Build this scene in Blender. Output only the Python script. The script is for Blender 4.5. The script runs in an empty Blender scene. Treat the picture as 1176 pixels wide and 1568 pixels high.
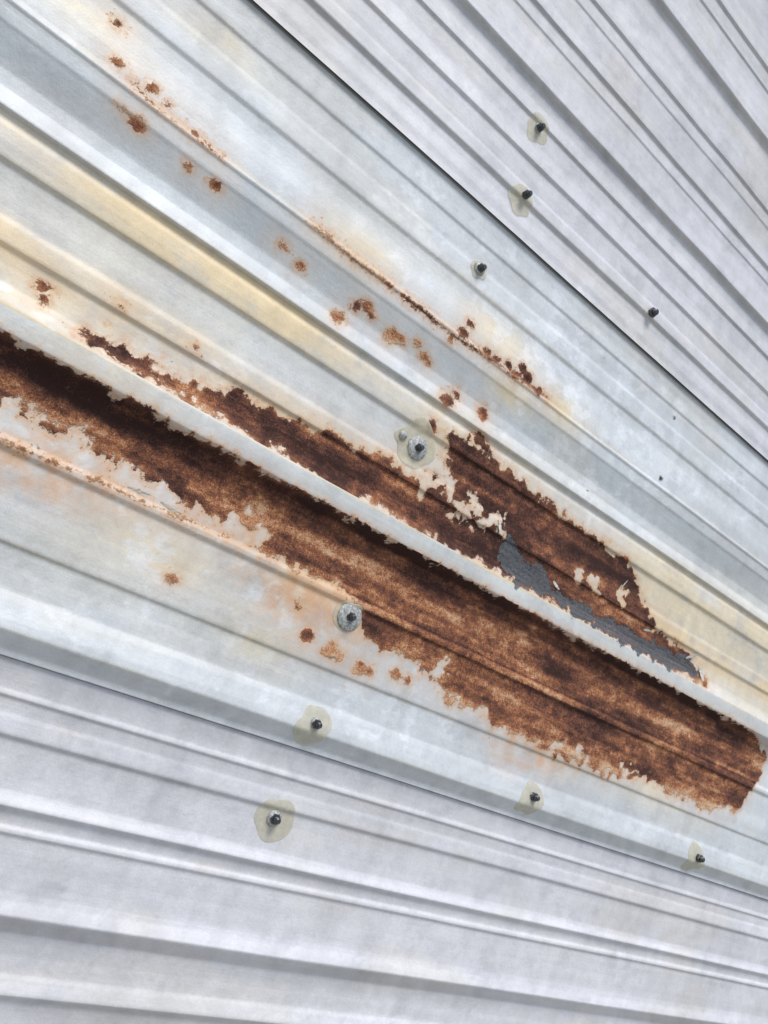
import bpy, math, random
import numpy as np
from mathutils import Vector, Matrix
random.seed(3); rng=np.random.RandomState(5)
scene=bpy.context.scene
WALL_Z=1.5      # height of the wall's v=0 line above ground

# ---------------------------------------------------------------- numpy fractal noise
_tab={}
def vnoise(x,y,seed):
    if seed not in _tab: _tab[seed]=np.random.RandomState(seed).rand(256,256)*2-1
    T=_tab[seed]
    xi=np.floor(x).astype(int); yi=np.floor(y).astype(int); fx=x-xi; fy=y-yi
    fx=fx*fx*(3-2*fx); fy=fy*fy*(3-2*fy); x0=xi&255; x1=(xi+1)&255; y0=yi&255; y1=(yi+1)&255
    return (T[x0,y0]*(1-fx)+T[x1,y0]*fx)*(1-fy)+(T[x0,y1]*(1-fx)+T[x1,y1]*fx)*fy
def fbm(x,y,oct=4,gain=.55,seed=1):
    a=0;amp=1;n=0
    for i in range(oct):
        a=a+amp*vnoise(x*2**i+17.3*i,y*2**i+9.1*i,seed+i); n+=amp*amp; amp*=gain
    return a/(math.sqrt(n)*.38)      # roughly unit standard deviation
def sstep(x,a,b):
    t=np.clip((x-a)/(b-a),0,1); return t*t*(3-2*t)

# ---------------------------------------------------------------- node helpers
def new_mat(name):
    m=bpy.data.materials.new(name); m.use_nodes=True
    nt=m.node_tree; nt.nodes.clear()
    out=nt.nodes.new('ShaderNodeOutputMaterial'); b=nt.nodes.new('ShaderNodeBsdfPrincipled')
    nt.links.new(b.outputs[0],out.inputs[0]); return m,nt,b
class NT:
    def __init__(s,nt): s.nt=nt
    def n(s,t,**k):
        x=s.nt.nodes.new(t)
        for a,v in k.items(): setattr(x,a,v)
        return x
    def set(s,sock,v):
        if isinstance(v,bpy.types.NodeSocket): s.nt.links.new(v,sock)
        else: sock.default_value=v
    def math(s,op,a,b=0.0,c=None,clamp=False):
        x=s.n('ShaderNodeMath',operation=op,use_clamp=clamp); s.set(x.inputs[0],a); s.set(x.inputs[1],b)
        if c is not None: s.set(x.inputs[2],c)
        return x.outputs[0]
    def noise(s,vec,scale,detail=4,rough=.55,dist=0.0):
        x=s.n('ShaderNodeTexNoise'); s.set(x.inputs['Vector'],vec); x.inputs['Scale'].default_value=scale
        x.inputs['Detail'].default_value=detail; x.inputs['Roughness'].default_value=rough; x.inputs['Distortion'].default_value=dist
        return x.outputs['Fac']
    def rng(s,v,a,b,c=0.0,d=1.0,smooth=False):
        x=s.n('ShaderNodeMapRange'); x.interpolation_type='SMOOTHSTEP' if smooth else 'LINEAR'
        s.set(x.inputs[0],v); x.inputs[1].default_value=a; x.inputs[2].default_value=b; x.inputs[3].default_value=c; x.inputs[4].default_value=d
        return x.outputs[0]
    def mix(s,f,a,b,mode='MIX'):
        x=s.n('ShaderNodeMix',data_type='RGBA',blend_type=mode); s.set(x.inputs[0],f)
        for i,v in ((6,a),(7,b)):
            if isinstance(v,tuple): x.inputs[i].default_value=(v[0],v[1],v[2],1)
            else: s.nt.links.new(v,x.inputs[i])
        return x.outputs[2]
    def ramp(s,f,stops):
        x=s.n('ShaderNodeValToRGB'); s.set(x.inputs[0],f); e=x.color_ramp.elements
        while len(e)<len(stops): e.new(.5)
        for i,(p,c) in enumerate(stops): e[i].position=p; e[i].color=(c[0],c[1],c[2],1)
        return x.outputs[0]
    def scale(s,vec,sc,off=(0,0,0)):
        x=s.n('ShaderNodeMapping'); s.set(x.inputs[0],vec); x.inputs['Scale'].default_value=sc; x.inputs['Location'].default_value=off
        return x.outputs[0]
    def attr(s,name):
        return s.n('ShaderNodeAttribute',attribute_name=name)

# ---------------------------------------------------------------- wall material
def wall_material():
    m,nt,b=new_mat('weathered_galvanised_steel'); N=NT(nt)
    P=N.n('ShaderNodeTexCoord').outputs['Object']
    col=N.attr('tint').outputs['Color']
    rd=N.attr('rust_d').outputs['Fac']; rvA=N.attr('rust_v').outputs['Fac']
    sl=N.attr('slate_d').outputs['Fac']; hole=N.attr('gap_dark').outputs['Fac']
    na=N.noise(P,170,4,.72); nb=N.noise(P,560,2,.7)
    st=N.noise(N.scale(P,(9,1,330),(3,0,1)),1,2,.6)
    v=N.math('ADD',N.rng(nb,.3,.7,-.045,.045),N.rng(st,.3,.7,-.014,.014))
    v=N.math('ADD',v,N.rng(na,.3,.7,-.055,.055)); v=N.math('ADD',v,1.0)
    vc=N.n('ShaderNodeCombineColor'); [nt.links.new(v,vc.inputs[i]) for i in range(3)]
    base=N.mix(1.0,col,vc.outputs[0],'MULTIPLY')
    ds=N.math('ADD',rd,N.math('MULTIPLY',N.math('SUBTRACT',na,.5),.026))
    ds=N.math('ADD',ds,N.math('MULTIPLY',N.math('SUBTRACT',nb,.5),.008))
    rust=N.rng(ds,-.0018,.0016,0,1,True)
    frk=N.rng(N.math('ADD',na,N.rng(rd,-.045,0.0,-.07,.055)),.69,.72,0,.9,True)
    rust=N.math('MAXIMUM',rust,frk)
    halo=N.math('MULTIPLY',N.rng(ds,-.016,0.001,0,.80,True),N.rng(na,.35,.6,.45,1))
    haze=N.math('MULTIPLY',N.rng(rd,-.055,0.0,0,.30,True),N.rng(na,.35,.65,.6,1))
    base=N.mix(haze,base,(.62,.42,.24))
    base=N.mix(halo,base,(.58,.34,.18))
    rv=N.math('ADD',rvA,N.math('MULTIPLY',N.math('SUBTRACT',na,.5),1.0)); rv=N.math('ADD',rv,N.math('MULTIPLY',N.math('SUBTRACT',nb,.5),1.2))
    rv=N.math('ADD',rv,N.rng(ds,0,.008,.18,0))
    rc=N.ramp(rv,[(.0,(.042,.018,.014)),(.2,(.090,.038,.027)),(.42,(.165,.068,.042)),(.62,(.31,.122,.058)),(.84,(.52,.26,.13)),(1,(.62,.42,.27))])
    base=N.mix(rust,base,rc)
    sd=N.math('ADD',sl,N.math('MULTIPLY',N.math('SUBTRACT',na,.5),.024))
    sm=N.rng(sd,-.0012,.0014,0,.93,True)
    sc=N.ramp(N.math('ADD',N.math('MULTIPLY',na,.5),N.math('MULTIPLY',st,.5)),[(.36,(.050,.052,.058)),(.64,(.15,.165,.18))])
    base=N.mix(sm,base,sc)
    base=N.mix(hole,base,(.012,.013,.014))  # darkness of sheet laps and holes mixed into the base colour
    nt.links.new(base,b.inputs['Base Color'])
    cov=N.math('MAXIMUM',N.math('MAXIMUM',rust,sm),hole)
    N.set(b.inputs['Metallic'],N.rng(cov,0,1,.10,0))
    N.set(b.inputs['Roughness'],N.math('ADD',N.rng(cov,0,1,.58,.92),N.rng(na,.3,.7,-.07,.07)))
    b.inputs['Specular IOR Level'].default_value=.32
    hgt=N.math('MULTIPLY',na,.0006); hgt=N.math('ADD',hgt,N.math('MULTIPLY',st,.0002)); hgt=N.math('ADD',hgt,N.math('MULTIPLY',nb,.00014))
    rr=N.math('ADD',N.math('MULTIPLY',na,.0045),N.math('MULTIPLY',nb,.0018)); rr=N.math('SUBTRACT',rr,.0012)
    hgt=N.math('ADD',hgt,N.math('MULTIPLY',rust,rr)); hgt=N.math('SUBTRACT',hgt,N.math('MULTIPLY',sm,.0012))
    bp=N.n('ShaderNodeBump'); bp.inputs['Strength'].default_value=.8; bp.inputs['Distance'].default_value=1.0
    nt.links.new(hgt,bp.inputs['Height']); nt.links.new(bp.outputs[0],b.inputs['Normal'])
    return m

# ---------------------------------------------------------------- wall profile
low=[(-.5438,0),(-.4873,.001),(-.4620,.003),(-.4580,.013),(-.4400,.007),(-.4337,.0035),(-.4132,.001),(-.3892,.001),(-.3722,.018),(-.3551,.007),(-.347,.004),(-.3177,.001),
 (-.2871,0),(-.285,.0040),(-.279,.0022),(-.2769,0),(-.2600,.0005),(-.2575,.0095),(-.2465,.0030),(-.240,.0005),(-.1857,0),(-.184,.0050),(-.165,.0018),(-.1600,0),
 (-.144,0),(-.142,.0040),(-.135,0),(-.106,0),(-.1028,-.001)]
mid=[(-.1018,.005),(-.0951,.005),(-.0751,.021),(-.0640,.0190),(-.0437,.011),(-.035,.005),(-.0084,.003),(.0115,.003),(.0130,.0062),(.0314,.0055),(.06,.003),(.106,.002),
 (.111,.0065),(.118,.007),(.123,.003),(.135,.002),(.16,0),(.183,-.001),(.2,-.001),(.208,.0),(.2256,.026),(.2540,.027),(.2560,.0255),(.268,.009),(.274,.006),(.294,.0045),
 (.3120,.0045),(.3145,.009),(.337,.0070),(.3430,.0045),(.3668,.004),(.3965,.004),(.3995,.009),(.4172,.0090),(.4333,.007),(.4380,.004),(.4461,.0035),(.4500,.0115),(.4609,.008),
 (.4700,.003),(.4879,.003),(.5327,.014),(.537,.016),(.5570,.017),(.5595,.0195),(.5630,.0195),(.566,.016),(.5901,.014),(.6213,.009),(.640,.008),(.6473,.0110),(.676,.008),
 (.681,.006),(.7156,.005),(.7185,.0075),(.740,.0055),(.7655,.0050)]
upp=[(.7685,.0115),(.780,.0085),(.7923,.0080),(.8124,.003),(.8290,.002),(.8325,.0080),(.8549,.004),(.8575,.002),(.8979,.002),(.9010,.0065),(.9296,.002),(.9563,.0015),(.9649,.001),
 (.968,.0060),(.9915,.001),(1.0187,.000),(1.026,.0120),(1.0532,.0065),(1.087,.001),(1.105,.001),(1.107,.003),(1.1329,.001),(1.137,.0070),(1.16,.002),(1.1836,.001),(1.207,.001),(1.209,.003),(1.2365,.001),(1.241,.006),(1.2916,.001),
 (1.3573,.000),(1.367,.0125),(1.4,.006),(1.4424,.001),(1.460,.001),(1.463,.0035),(1.500,.001),(1.504,.0065),(1.5512,.001)]
per=[(0,.002),(.03,.001),(.033,.004),(.06,.001),(.065,.011),(.10,.004),(.14,.001),(.17,.001),(.173,.004),(.20,.001),(.204,.008),(.235,.002),(.29,.001)]
below=[(-1.5,.001)]
k=-1.47
while k<-.87:
    below+=[(k+a,h) for a,h in per]; k+=.30
prof=below+low+mid+upp
k=1.60
while k<2.7:
    prof+=[(k+a,h) for a,h in per]; k+=.30
prof.append((k+.02,.002))
pv=np.array([v*(1-h) for v,h in prof]); ph=np.array([h for v,h in prof])
pv[0]=-1.5
for i in range(1,len(pv)):
    if pv[i]<pv[i-1]+.0004: pv[i]=pv[i-1]+.0004
i_gap_low=len(below)+len(low); i_gap_up=i_gap_low+len(mid)
vl,vu=pv[i_gap_low-1],pv[i_gap_up-1]
def H(v):
    acc=0
    for o,w in ((-.0024,.13),(-.0012,.22),(0,.30),(.0012,.22),(.0024,.13)): acc=acc+w*np.interp(v+o,pv,ph)
    near=(np.abs(v-vl-.0003)<.0028)|(np.abs(v-vu-.0003)<.0028)
    return np.where(near,np.interp(v,pv,ph),acc)
rows=set(np.round(np.arange(-.56,1.72,.0028),4).tolist())|set(np.round(np.arange(-1.5,-.56,.008),4).tolist())|set(np.round(np.arange(1.72,2.85,.008),4).tolist())
rows=sorted(list(rows)+[float(x)+o for x in pv for o in (-.0012,0,.0012) if -1.5<=x+o<=2.85])
r2=[rows[0]]
for r in rows[1:]:
    if r-r2[-1]>.00025: r2.append(r)
rows=np.array(r2)
cols=np.concatenate([np.arange(-3,-.2,.03),np.arange(-.2,1.0,.0036),np.arange(1.0,2.3,.0055),np.arange(2.3,6.01,.03)])
U,V=np.meshgrid(cols,rows)
Hh=np.repeat(H(rows)[:,None],len(cols),1)
wob=np.zeros_like(U)
for i in range(14):
    a=rng.uniform(.5,5); c=rng.uniform(2,22); wob+=np.sin(U*a+V*c+rng.uniform(0,6.28))*rng.uniform(.4,1)/(1+.12*c)
Hh=Hh+wob*.0004+.00028*fbm(U*7,V*14,3,.5,70)
Vw=V+.0007*np.sin(U*2.3+V*9)+.0004*np.sin(U*6.1+V*31)

# ---------------------------------------------------------------- corrosion survey (metres on the sheet plane)
Um=U/(1-Hh); Vm=V/(1-Hh)
def pts(s): return [(float(a.split()[0])/1000,float(a.split()[1])/1000) for a in s.split(',')]
RA=[(-.25,.215),(.048,.2245),(.5,.2245),(1,.2245),(1.4,.224),(1.739,.221),(1.821,.184),(1.814,.131),(1.766,.062),(1.648,.036),(1.548,.040),(1.454,.045),(1.355,.027),(1.278,.020),(1.180,.026),(1.074,.026),(1.006,.030),(.960,.045),(.893,.041),(.872,.048)]
RA+=pts("828 58,805 77,754 70,699 77,674 109,633 124,590 127,524 123,490 125,428 136,382 140,338 153,300 147,281 159,241 153,217 170,181 160,143 159,120 160,79 157")+[(-.2,.17)]
RB=pts("158 264,192 278,227 277,271 279,343 287,408 301,461 303,512 316,583 320,642 332,686 324,742 356,713 387,715 413,762 423,815 426,904 410,996 402,1109 401,1192 397,1269 348,1341 314,1440 300,1511 282,1538 262")+[(1.5,.2575),(.30,.2575),(.22,.262)]
IS=list(zip(pts("457 139,384 135,326 140,1230 39,1165 39,1371 37,822 331,868 332,772 325,706 326,1070 325,1119 322,1216 328,1322 307,852 82,663 367,790 330,845 331,730 345,700 352"),[.020,.010,.009,.012,.007,.012,.015,.013,.010,.010,.009,.008,.011,.007,.007,.032,.010,.013,.008,.013]))
DT=list(zip(pts("110 293,116 282,170 271,121 530,99 536,71 579,53 622,118 581,142 576,184 566,194 524,232 525,347 512,380 501,462 472,479 501,496 510,509 503,552 494,569 499,597 511,617 499,627 492,668 570,673 591,723 567,746 568,775 573,795 566,803 583,823 576,853 568,684 461,698 479,758 478,770 437,676 413,650 548,389 46,571 81,650 38,668 37,605 45,707 33,726 33,773 44,801 42,894 39,295 326,194 322"),
 [7,6,6,8,3,4,3,4,3,4,5,6,4,4,8,7,6,5,10,6,4,5,4,6,5,5,6,7,7,6,7,5,9,5,9,8,8,4,5,5,9,6,7,8,7,7,5,7,3,4]))
SL=[(.886,.328),(.925,.300),(.991,.303),(1.035,.284),(1.129,.282),(1.249,.281),(1.334,.285),(1.457,.292),(1.504,.280),(1.500,.262),(1.308,.259),(1.145,.259),(1.028,.263),(.944,.260),(.894,.268)]
L1=[(.373,.563),(.446,.559),(.547,.559),(.661,.556),(.748,.564),(.878,.569)]
L2=[(.141,.114),(.233,.118),(.300,.119),(.372,.121),(.438,.126)]
L3=[(.091,.572),(.131,.562),(.184,.566),(.225,.562)]
CAP=-.07
def poly_sdf(poly):
    p=np.array(poly); out=np.full(Um.shape,CAP)
    m=(Um>p[:,0].min()-.07)&(Um<p[:,0].max()+.07)&(Vm>p[:,1].min()-.07)&(Vm<p[:,1].max()+.07)
    x=Um[m]; y=Vm[m]; d=np.full(x.shape,1e9); ins=np.zeros(x.shape,bool); n=len(p)
    for i in range(n):
        ax,ay=p[i]; bx,by=p[(i+1)%n]; ex,ey=bx-ax,by-ay
        t=np.clip(((x-ax)*ex+(y-ay)*ey)/(ex*ex+ey*ey+1e-12),0,1)
        d=np.minimum(d,(x-ax-t*ex)**2+(y-ay-t*ey)**2)
        if ay!=by:
            c=((ay>y)!=(by>y))&(x<(bx-ax)*(y-ay)/(by-ay)+ax); ins^=c
    out[m]=np.where(ins,1,-1)*np.sqrt(d); return out
def line_sdf(L,w):
    p=np.array(L); d=np.full(Um.shape,1e9)
    for i in range(len(p)-1):
        ax,ay=p[i]; bx,by=p[i+1]; ex,ey=bx-ax,by-ay
        t=np.clip(((Um-ax)*ex+(Vm-ay)*ey)/(ex*ex+ey*ey),0,1)
        d=np.minimum(d,(Um-ax-t*ex)**2+(Vm-ay-t*ey)**2)
    return w-np.sqrt(d)
dA=poly_sdf(RA); dB=poly_sdf(RB)
dB=np.minimum(dB,np.where(dB>CAP,Vm-.2565,1))
D=np.maximum(dA,dB)
e1=fbm(Um*60,Vm*60,3,.6,20)
for (x,y),r in IS: D=np.minimum(D,np.sqrt(((Um-x)*.75)**2+(Vm-y)**2)-r+.003*e1)
D=D+.0042*e1+.0024*fbm(Um*80,Vm*40,2,.6,30)
for (x,y),r in DT:
    r=r*.00110; D=np.maximum(D,1.5*(r-np.sqrt(((Um-x)*.85)**2+(Vm-y)**2))+.0022*e1)
D=np.maximum(D,line_sdf(L1,.0004)+.0006+.0012*e1); D=np.maximum(D,line_sdf(L2,.0002)-.0004+.001*e1); D=np.maximum(D,line_sdf(L3,-.0015)+.001*e1)
D=np.clip(D,CAP,.07)
crown=(Vm>.2262)&(Vm<.2552)
teeth=.0042*fbm(Um*120,Vm*10,2,.6,35)
D=np.where(crown,np.minimum(D,-.0003-(Vm-.2262)*2.2+teeth),D)
SLd=np.clip(poly_sdf(SL)+.004*e1+.001,CAP,.07)
def g(x,y,rx,ry=None):
    ry=ry or rx; return np.exp(-(((Um-x)/rx)**2+((Vm-y)/ry)**2))
def band(a,b,s=.004): return 1/(1+np.exp(-(Vm-a)/s))/(1+np.exp((Vm-b)/s))
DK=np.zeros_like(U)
DK+=1.0*band(.2105,.2275,.0015)*(Um<1.9)  # dark rust under the rib, with the underside's shade painted in
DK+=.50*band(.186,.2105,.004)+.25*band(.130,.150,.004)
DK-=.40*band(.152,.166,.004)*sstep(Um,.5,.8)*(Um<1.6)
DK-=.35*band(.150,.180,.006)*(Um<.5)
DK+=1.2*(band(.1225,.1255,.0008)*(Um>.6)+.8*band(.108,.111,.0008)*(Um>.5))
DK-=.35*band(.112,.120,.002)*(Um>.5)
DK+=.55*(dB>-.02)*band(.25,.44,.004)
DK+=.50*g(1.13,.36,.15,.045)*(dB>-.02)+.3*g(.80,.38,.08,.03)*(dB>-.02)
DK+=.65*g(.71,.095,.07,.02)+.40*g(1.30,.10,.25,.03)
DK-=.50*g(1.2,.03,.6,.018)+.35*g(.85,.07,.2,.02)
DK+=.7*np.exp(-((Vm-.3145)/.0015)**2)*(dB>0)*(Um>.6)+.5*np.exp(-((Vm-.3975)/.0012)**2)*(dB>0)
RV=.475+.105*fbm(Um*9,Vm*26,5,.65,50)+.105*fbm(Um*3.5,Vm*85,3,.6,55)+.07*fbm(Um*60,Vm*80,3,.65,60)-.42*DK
# tint
def C(r,g_,b_): return np.array([r,g_,b_])
tint=np.zeros(U.shape+(3,))
tint[:]=C(.585,.592,.622)
tint=np.where((Vm>.7)[...,None],C(.565,.575,.600),tint)
mm=((Vm>-.1018)&(Vm<.7665))[...,None]
tint=np.where(mm,C(.575,.612,.632),tint)
def blend(w,c):
    global tint
    w=np.clip(w,0,1)[...,None]; tint=tint*(1-w)+C(*c)*w
blot=fbm(Um*5,Vm*14,4,.6,80)
lr=np.clip(1.15-.9*Um,.4,1)+.55*np.clip((Um-.9)/.4,0,1)
yb=(1+.25*blot)*np.clip(lr,0,1)
blend(.85*band(.3985,.447,.004)*yb,(.67,.56,.37))
blend(.90*band(.290,.3395,.006)*yb,(.67,.54,.35))
blend(.55*band(.257,.290,.006)*yb,(.69,.61,.45))
blend(.25*band(.34,.3985,.006)*yb,(.68,.60,.44))
blend(.45*band(.34,.40,.006)*np.clip((Um-.6)/.5,0,1),(.70,.64,.49))
blend(.45*band(.490,.535,.006),(.45,.51,.54))  # down-facing fold: its shade is painted in as darker blue-grey
blend(.5*band(.2250,.2555,.001),(.55,.59,.58))
for (x,y),r in zip([(.732,.408),(1.323,.395),(1.572,.388),(.986,.386),(.586,.110),(.460,.580),(.156,.690),(.540,.017),(.732,.597),(.032,.608),(1.457,.039),(.234,.262),(.916,.564),(.35,.07),(.80,.53)],[80,100,140,70,90,45,40,60,60,60,60,60,50,90,40]):
    blend((.60+.15*blot)*g(x,y,r*.0013,r*.0006),(.71,.61,.42))
for (x,y),r in zip([(.626,.126),(.192,.102),(.476,.133),(.382,.139),(1.084,.006),(.637,.051),(.60,.10),(.655,.09),(.55,.075),(.20,.125)],[50,60,50,50,60,40,60,45,50,50]):
    blend((.50+.15*e1+.12*blot)*g(x,y,r*.0015,r*.0006),(.62,.38,.23))
for a,wd,s0 in ((.4461,.002,.35),(.566,.002,.3),(.6473,.0015,.25),(.0130,.002,.25),(-.0751,.0015,.2),(.8325,.0015,.15),(.2540,.0018,.7),(.4000,.0015,.4)):
    blend(s0*(1+.5*blot)*np.exp(-((Vm-a)/wd)**2),(.56,.47,.31))
chalk=np.zeros_like(U)
for (x,y),r in zip([(.534,.671),(.729,.668),(.989,.683),(.705,.463),(1.031,.481),(.193,.170),(.269,.283),(.460,.035),(1.399,.625),(.779,.017),(.9,.62)],[60,80,90,50,90,60,50,90,60,70,100]):
    chalk+=g(x,y,r*.0016,r*.0008)
chalk+=.6*band(.140,.20,.01)*(Um<.4)
chn=fbm(Um*30,Vm*38,5,.65,90)+1.2*np.clip(chalk,0,1.2)
blend(.45*sstep(chn,1.5,2.3)*(chalk>.05),(.74,.78,.82))
blend(.75*band(.262,.275,.003)*sstep(fbm(Um*14,Vm*20,3,.6,95)+1.2*(Um<.5),.3,.6)*(Um<.8),(.86,.86,.84))  # bare patches on the rib's upper face, shine painted as near-white
blend(.34*sstep(fbm(Um*20,Vm*30,5,.68,100),.8,1.9),(.42,.44,.46))
blend(.40*sstep(fbm(Um*3,Vm*9,4,.6,110),.5,1.8),(.50,.51,.51))
blend(.20*sstep(fbm(Um*4,Vm*11,4,.6,115),.2,1.6),(.58,.55,.45))
cl=fbm(Um*6,Vm*8,4,.6,120); st=fbm(Um*2,Vm*90,3,.6,125); mo=fbm(Um*60,Vm*60,3,.65,130); cr=fbm(Um*45,Vm*9,3,.6,135); bd=fbm(Um*.5,Vm*17,3,.6,145)
mult=1+.028*cl+.018*st+.020*mo+.016*cr+.032*bd
tint=np.clip(tint*mult[...,None],0,.93)
GAP=np.zeros_like(U)  # shade in the seam steps and open holes, painted as near-black
GAP=np.maximum(GAP,np.clip(1.2-np.abs(V-vu-.0003)/.0006,0,1))
GAP=np.maximum(GAP,.7*np.clip(1.3-np.abs(V-vl-.0003)/.0007,0,1))
for (x,y),r in zip([(1.212,.577),(1.197,.700),(.886,.221),(1.037,.469),(.97,.70)],[.006,.0045,.004,.002,.002]):
    GAP=np.maximum(GAP,np.clip((r-np.sqrt((Um-x)**2+(Vm-y)**2))/.0012,0,1))
rm=sstep(D,-.001,.002)
Hh=Hh+rm*(.0006*fbm(Um*38,Vm*60,3,.6,140)+.0002)

# ---------------------------------------------------------------- build the wall mesh
nr,nc=U.shape
co=np.empty((nr*nc,3)); co[:,0]=U.ravel(); co[:,1]=-Hh.ravel(); co[:,2]=Vw.ravel()+WALL_Z
co[:,2]=np.maximum(co[:,2],-.02)
idx=np.arange(nr*nc).reshape(nr,nc)
quads=np.stack([idx[:-1,:-1],idx[:-1,1:],idx[1:,1:],idx[1:,:-1]],-1).reshape(-1,4)
me=bpy.data.meshes.new('ribbed_sheets')
me.vertices.add(len(co)); me.vertices.foreach_set('co',co.ravel())
me.loops.add(quads.size); me.loops.foreach_set('vertex_index',quads.ravel().astype(np.int32))
me.polygons.add(len(quads)); me.polygons.foreach_set('loop_start',np.arange(0,quads.size,4,dtype=np.int32))
me.update(calc_edges=True)
me.polygons.foreach_set('use_smooth',np.ones(len(quads),bool))
def fattr(n,a):
    t=me.attributes.new(n,'FLOAT','POINT'); t.data.foreach_set('value',a.ravel().astype(np.float32))
fattr('rust_d',D); fattr('rust_v',RV); fattr('slate_d',SLd); fattr('gap_dark',GAP)
t=me.attributes.new('tint','FLOAT_COLOR','POINT')
t.data.foreach_set('color',np.concatenate([tint.reshape(-1,3),np.ones((nr*nc,1))],1).ravel().astype(np.float32))
me.materials.append(wall_material())
sheets=bpy.data.objects.new('ribbed_sheets',me); scene.collection.objects.link(sheets)
wall=bpy.data.objects.new('corrugated_metal_wall',None); scene.collection.objects.link(wall)
sheets.parent=wall
bpy.ops.mesh.primitive_cube_add(size=1,location=(1.5,.07,1.5+.66)); fr=bpy.context.object; fr.name='wall_core'; fr.scale=(8.99,.12,4.32)
mm_,nt_,b_=new_mat('dark_framing'); b_.inputs['Base Color'].default_value=(.2,.2,.21,1); b_.inputs['Roughness'].default_value=.7
fr.data.materials.append(mm_); fr.parent=wall

# ---------------------------------------------------------------- screws
def simple(name,c,rough,metal=0,nscale=200,var=.25,bump=.0003,alpha=1):
    m,nt,b=new_mat(name); N=NT(nt); P=N.n('ShaderNodeTexCoord').outputs['Object']
    n=N.noise(P,nscale,3,.65)
    lo=tuple(x*(1-var) for x in c); hi=tuple(min(1,x*(1+var)) for x in c)
    nt.links.new(N.ramp(n,[(.35,lo),(.65,hi)]),b.inputs['Base Color'])
    b.inputs['Roughness'].default_value=rough; b.inputs['Metallic'].default_value=metal; b.inputs['Alpha'].default_value=alpha
    bp=N.n('ShaderNodeBump'); bp.inputs['Distance'].default_value=1; bp.inputs['Strength'].default_value=.7
    nt.links.new(N.math('MULTIPLY',n,bump),bp.inputs['Height']); nt.links.new(bp.outputs[0],b.inputs['Normal'])
    return m
M_seal=simple('aged_sealant',(.60,.57,.43),.55,0,120,.10,.0006,.52)
M_wash=simple('dull_washer',(.37,.38,.37),.6,.3,260,.45,.0012)
M_bolt=simple('dark_bolt_steel',(.10,.105,.11),.38,.85,300,.4,.0003)
def lathe(vs,fs,mi,prof,seg,mat,z0=0):
    base=len(vs)
    for r,z in prof:
        for j in range(seg):
            a=2*math.pi*j/seg
            vs.append((r*math.cos(a),r*math.sin(a),z0+z))
    for i in range(len(prof)-1):
        for j in range(seg):
            a=base+i*seg+j; b=base+i*seg+(j+1)%seg
            fs.append((a,b,b+seg,a+seg)); mi.append(mat)
    c=len(vs); vs.append((0,0,z0+prof[-1][1]))
    for j in range(seg): fs.append((base+(len(prof)-1)*seg+j,base+(len(prof)-1)*seg+(j+1)%seg,c)); mi.append(mat)
def screw(um,vm,seal=.02,washer=.008,bolt=1.0,tails=.3,ta=.7,dx=0,dy=0):
    h0=float(H(np.array([vm]))[0]); h=float(H(np.array([vm*(1-h0)]))[0])
    u=um*(1-h); v=vm*(1-h)
    vs,fs,mi=[],[],[]
    if seal:
        ph_=[random.uniform(0,6.28) for _ in range(6)]; am=[random.uniform(.03,.10)/(1+.3*i) for i in range(6)]
        base=len(vs); rings=[(1.0,.0007),(.97,.0010),(.9,.0012),(.8,.0013),(.7,.0014),(.55,.0016),(.4,.0018),(.2,.0020)]; seg=56
        for rr,zz in rings:
            for j in range(seg):
                a=2*math.pi*j/seg
                k=1+sum(am[i]*math.sin((i+1)*a+ph_[i]) for i in range(6))+tails*max(0,math.cos(a-ta))**6
                k*=seal*rr
                x=k*math.cos(a)+dx; y=k*math.sin(a)*.95+dy
                vs.append((x,y,float(H(np.array([v+y]))[0])-h+zz+.0003*math.sin(x*900)*math.cos(y*700)))
        for i in range(len(rings)-1):
            for j in range(seg):
                a=base+i*seg+j; b=base+i*seg+(j+1)%seg; fs.append((a,b,b+seg,a+seg)); mi.append(0)
        c=len(vs); vs.append((dx,dy,float(H(np.array([v+dy]))[0])-h+.0020))
        lr_=len(rings)-1
        for j in range(seg): fs.append((base+lr_*seg+j,base+lr_*seg+(j+1)%seg,c)); mi.append(0)
    if washer: lathe(vs,fs,mi,[(washer,-.002),(washer*1.02,.0030),(washer*.96,.0042),(washer*.72,.0046),(washer*.62,.0056)],32,1)
    s=bolt
    if bolt:
        lathe(vs,fs,mi,[(.0066*s,.002),(.0068*s,.0075),(.0060*s,.0088)],6,2)
        lathe(vs,fs,mi,[(.0036*s,.006),(.0036*s,.0150),(.0028*s,.0158)],16,2)
        for q in range(3): lathe(vs,fs,mi,[(.0036*s,.0092+q*.002),(.0041*s,.0099+q*.002),(.0036*s,.0106+q*.002)],16,2)
    m=bpy.data.meshes.new('screw_mesh')
    m.from_pydata([(x,-z,y) for x,y,z in vs],[],fs); m.update()
    for mat in (M_seal,M_wash,M_bolt): m.materials.append(mat)
    m.polygons.foreach_set('material_index',mi); m.polygons.foreach_set('use_smooth',[i!=2 for i in mi])
    o=bpy.data.objects.new('sealed_screw',m); scene.collection.objects.link(o)
    o.location=(u,-h-.0002,v+WALL_Z)
    return o
screw(.660,.956,.025,.0075,1.1,ta=-2)
screw(.683,.840,.026,.006,1.1,ta=-1.8,dy=-.008)
screw(.651,.677,.018,.011,1.1,tails=0)
screw(1.046,.842,0,.007,1.4)
screw(.663,.367,.036,.018,1.05,tails=.3,ta=1.8)
screw(.631,.372,.013,.007,0,tails=0)
screw(.658,.094,.024,.020,1.05,tails=0)
screw(.669,-.062,.028,.008,1.05,ta=3.9,dy=-.003)
screw(1.140,-.058,.028,.007,1.15,ta=3.9,dy=-.004)
screw(1.667,-.065,.030,.006,1.3,ta=4.2,dy=-.003)
screw(.661,-.198,.031,.011,1.15,ta=-1.2,tails=.2)

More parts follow.
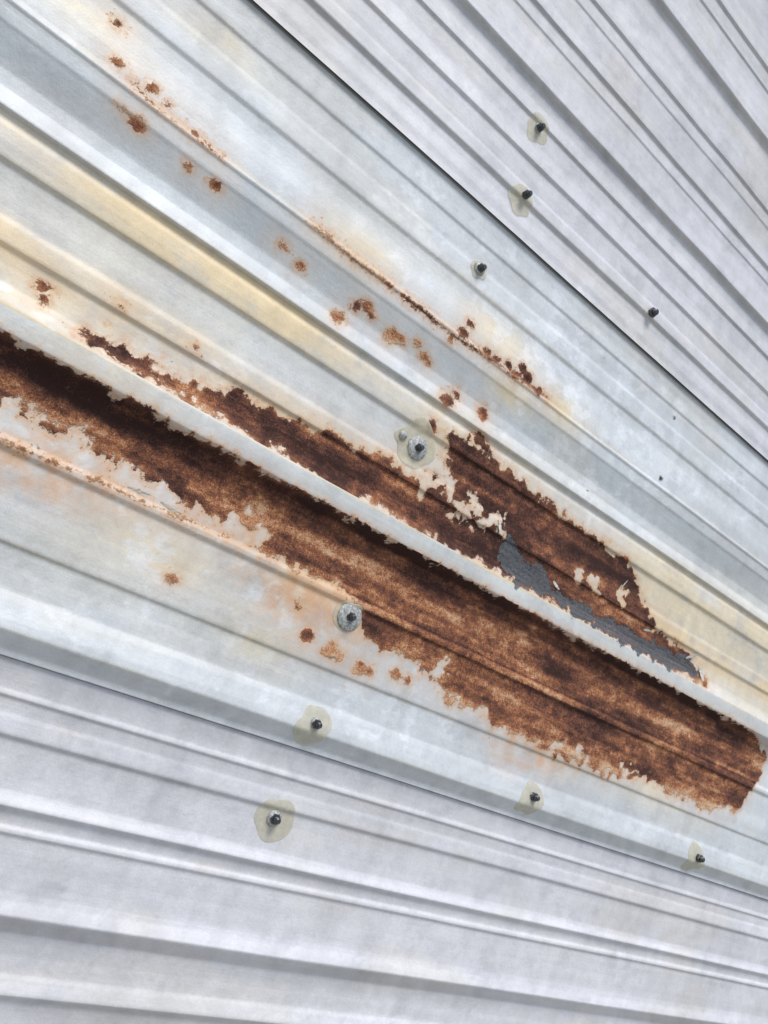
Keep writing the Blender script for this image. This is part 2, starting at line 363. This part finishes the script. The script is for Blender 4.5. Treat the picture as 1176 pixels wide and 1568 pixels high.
# ---------------------------------------------------------------- curled coating flakes along the delaminated patch
M_flake=simple('lifted_coating_flake',(.52,.53,.50),.7,0,200,.2,.0004)
vs,fs=[],[]
for (um,vm,L,Wd,ang) in [(1.455,.298,.045,.006,.5),(1.50,.285,.03,.007,-1.1),(1.20,.352,.022,.004,1.2),(.868,.330,.022,.005,-1.3),(1.30,.300,.02,.004,.2),(1.03,.290,.018,.005,-.6),(.30,.128,.03,.003,.1),(.345,.127,.03,.003,-.1)]:
    h=float(H(np.array([vm]))[0]); u=um*(1-h); v=vm*(1-h); b0=len(vs); n=8
    for i in range(n+1):
        t=i/n; lift=.0008+.006*(t**2)*(1-.4*t)
        for sgn in (-1,1):
            wdt=Wd*.5*(math.sin(math.pi*min(1,t*.9+.12)*.98)**.6)*(1+.25*math.sin(i*2.7+um*50))
            x=(t-.3)*L; y=sgn*wdt
            xx=x*math.cos(ang)-y*math.sin(ang); yy=x*math.sin(ang)+y*math.cos(ang)
            vs.append((u+xx,-(float(H(np.array([v+yy]))[0])+lift+(.0012 if sgn>0 else 0)),v+yy+WALL_Z))
    for i in range(n): fs.append((b0+2*i,b0+2*i+1,b0+2*i+3,b0+2*i+2))
m=bpy.data.meshes.new('lifted_flakes'); m.from_pydata(vs,[],fs); m.materials.append(M_flake); m.update()
o=bpy.data.objects.new('lifted_flakes',m); scene.collection.objects.link(o); o.parent=wall

# ---------------------------------------------------------------- ground
bpy.ops.mesh.primitive_plane_add(size=600,location=(0,0,0)); gr=bpy.context.object; gr.name='ground'
gr.data.materials.append(simple('pale_gravel',(.33,.32,.29),.95,0,40,.3,.01))

# ---------------------------------------------------------------- light
w=bpy.data.worlds.new('World'); scene.world=w; w.use_nodes=True; nt=w.node_tree
bg=nt.nodes['Background']; sky=nt.nodes.new('ShaderNodeTexSky'); sky.sky_type='NISHITA'; sky.sun_disc=False
EL=math.radians(57); AZ=math.radians(190)
sky.sun_elevation=EL; sky.sun_rotation=AZ; sky.dust_density=2.0; sky.air_density=1.0
nt.links.new(sky.outputs[0],bg.inputs[0]); bg.inputs[1].default_value=.145
sd=bpy.data.lights.new('sun','SUN'); sd.energy=2.5; sd.angle=math.radians(24); sd.color=(1,.965,.92)
so=bpy.data.objects.new('sun',sd); scene.collection.objects.link(so)
dirv=Vector((math.sin(AZ)*math.cos(EL),math.cos(AZ)*math.cos(EL),math.sin(EL)))
so.rotation_euler=dirv.to_track_quat('Z','Y').to_euler(); so.location=dirv*10

# ---------------------------------------------------------------- camera
cd=bpy.data.cameras.new('camera'); cam=bpy.data.objects.new('camera',cd); scene.collection.objects.link(cam)
X=(.7411,-.4084,-.5329); Y=(.3523,.9122,-.2091); Z=(.5715,-.0328,.8199)
R=Matrix([[X[0],X[1],X[2]],[-Z[0],-Z[1],-Z[2]],[Y[0],Y[1],Y[2]]])
M=R.to_4x4(); M.translation=Vector((0,-1.0,WALL_Z)); cam.matrix_world=M
cd.sensor_fit='VERTICAL'; cd.sensor_height=36; cd.lens=29.09; cd.clip_start=.01; cd.clip_end=1000
scene.camera=cam
scene.view_settings.view_transform='Standard'; scene.view_settings.look='None'; scene.view_settings.exposure=0
print(nr,nc)
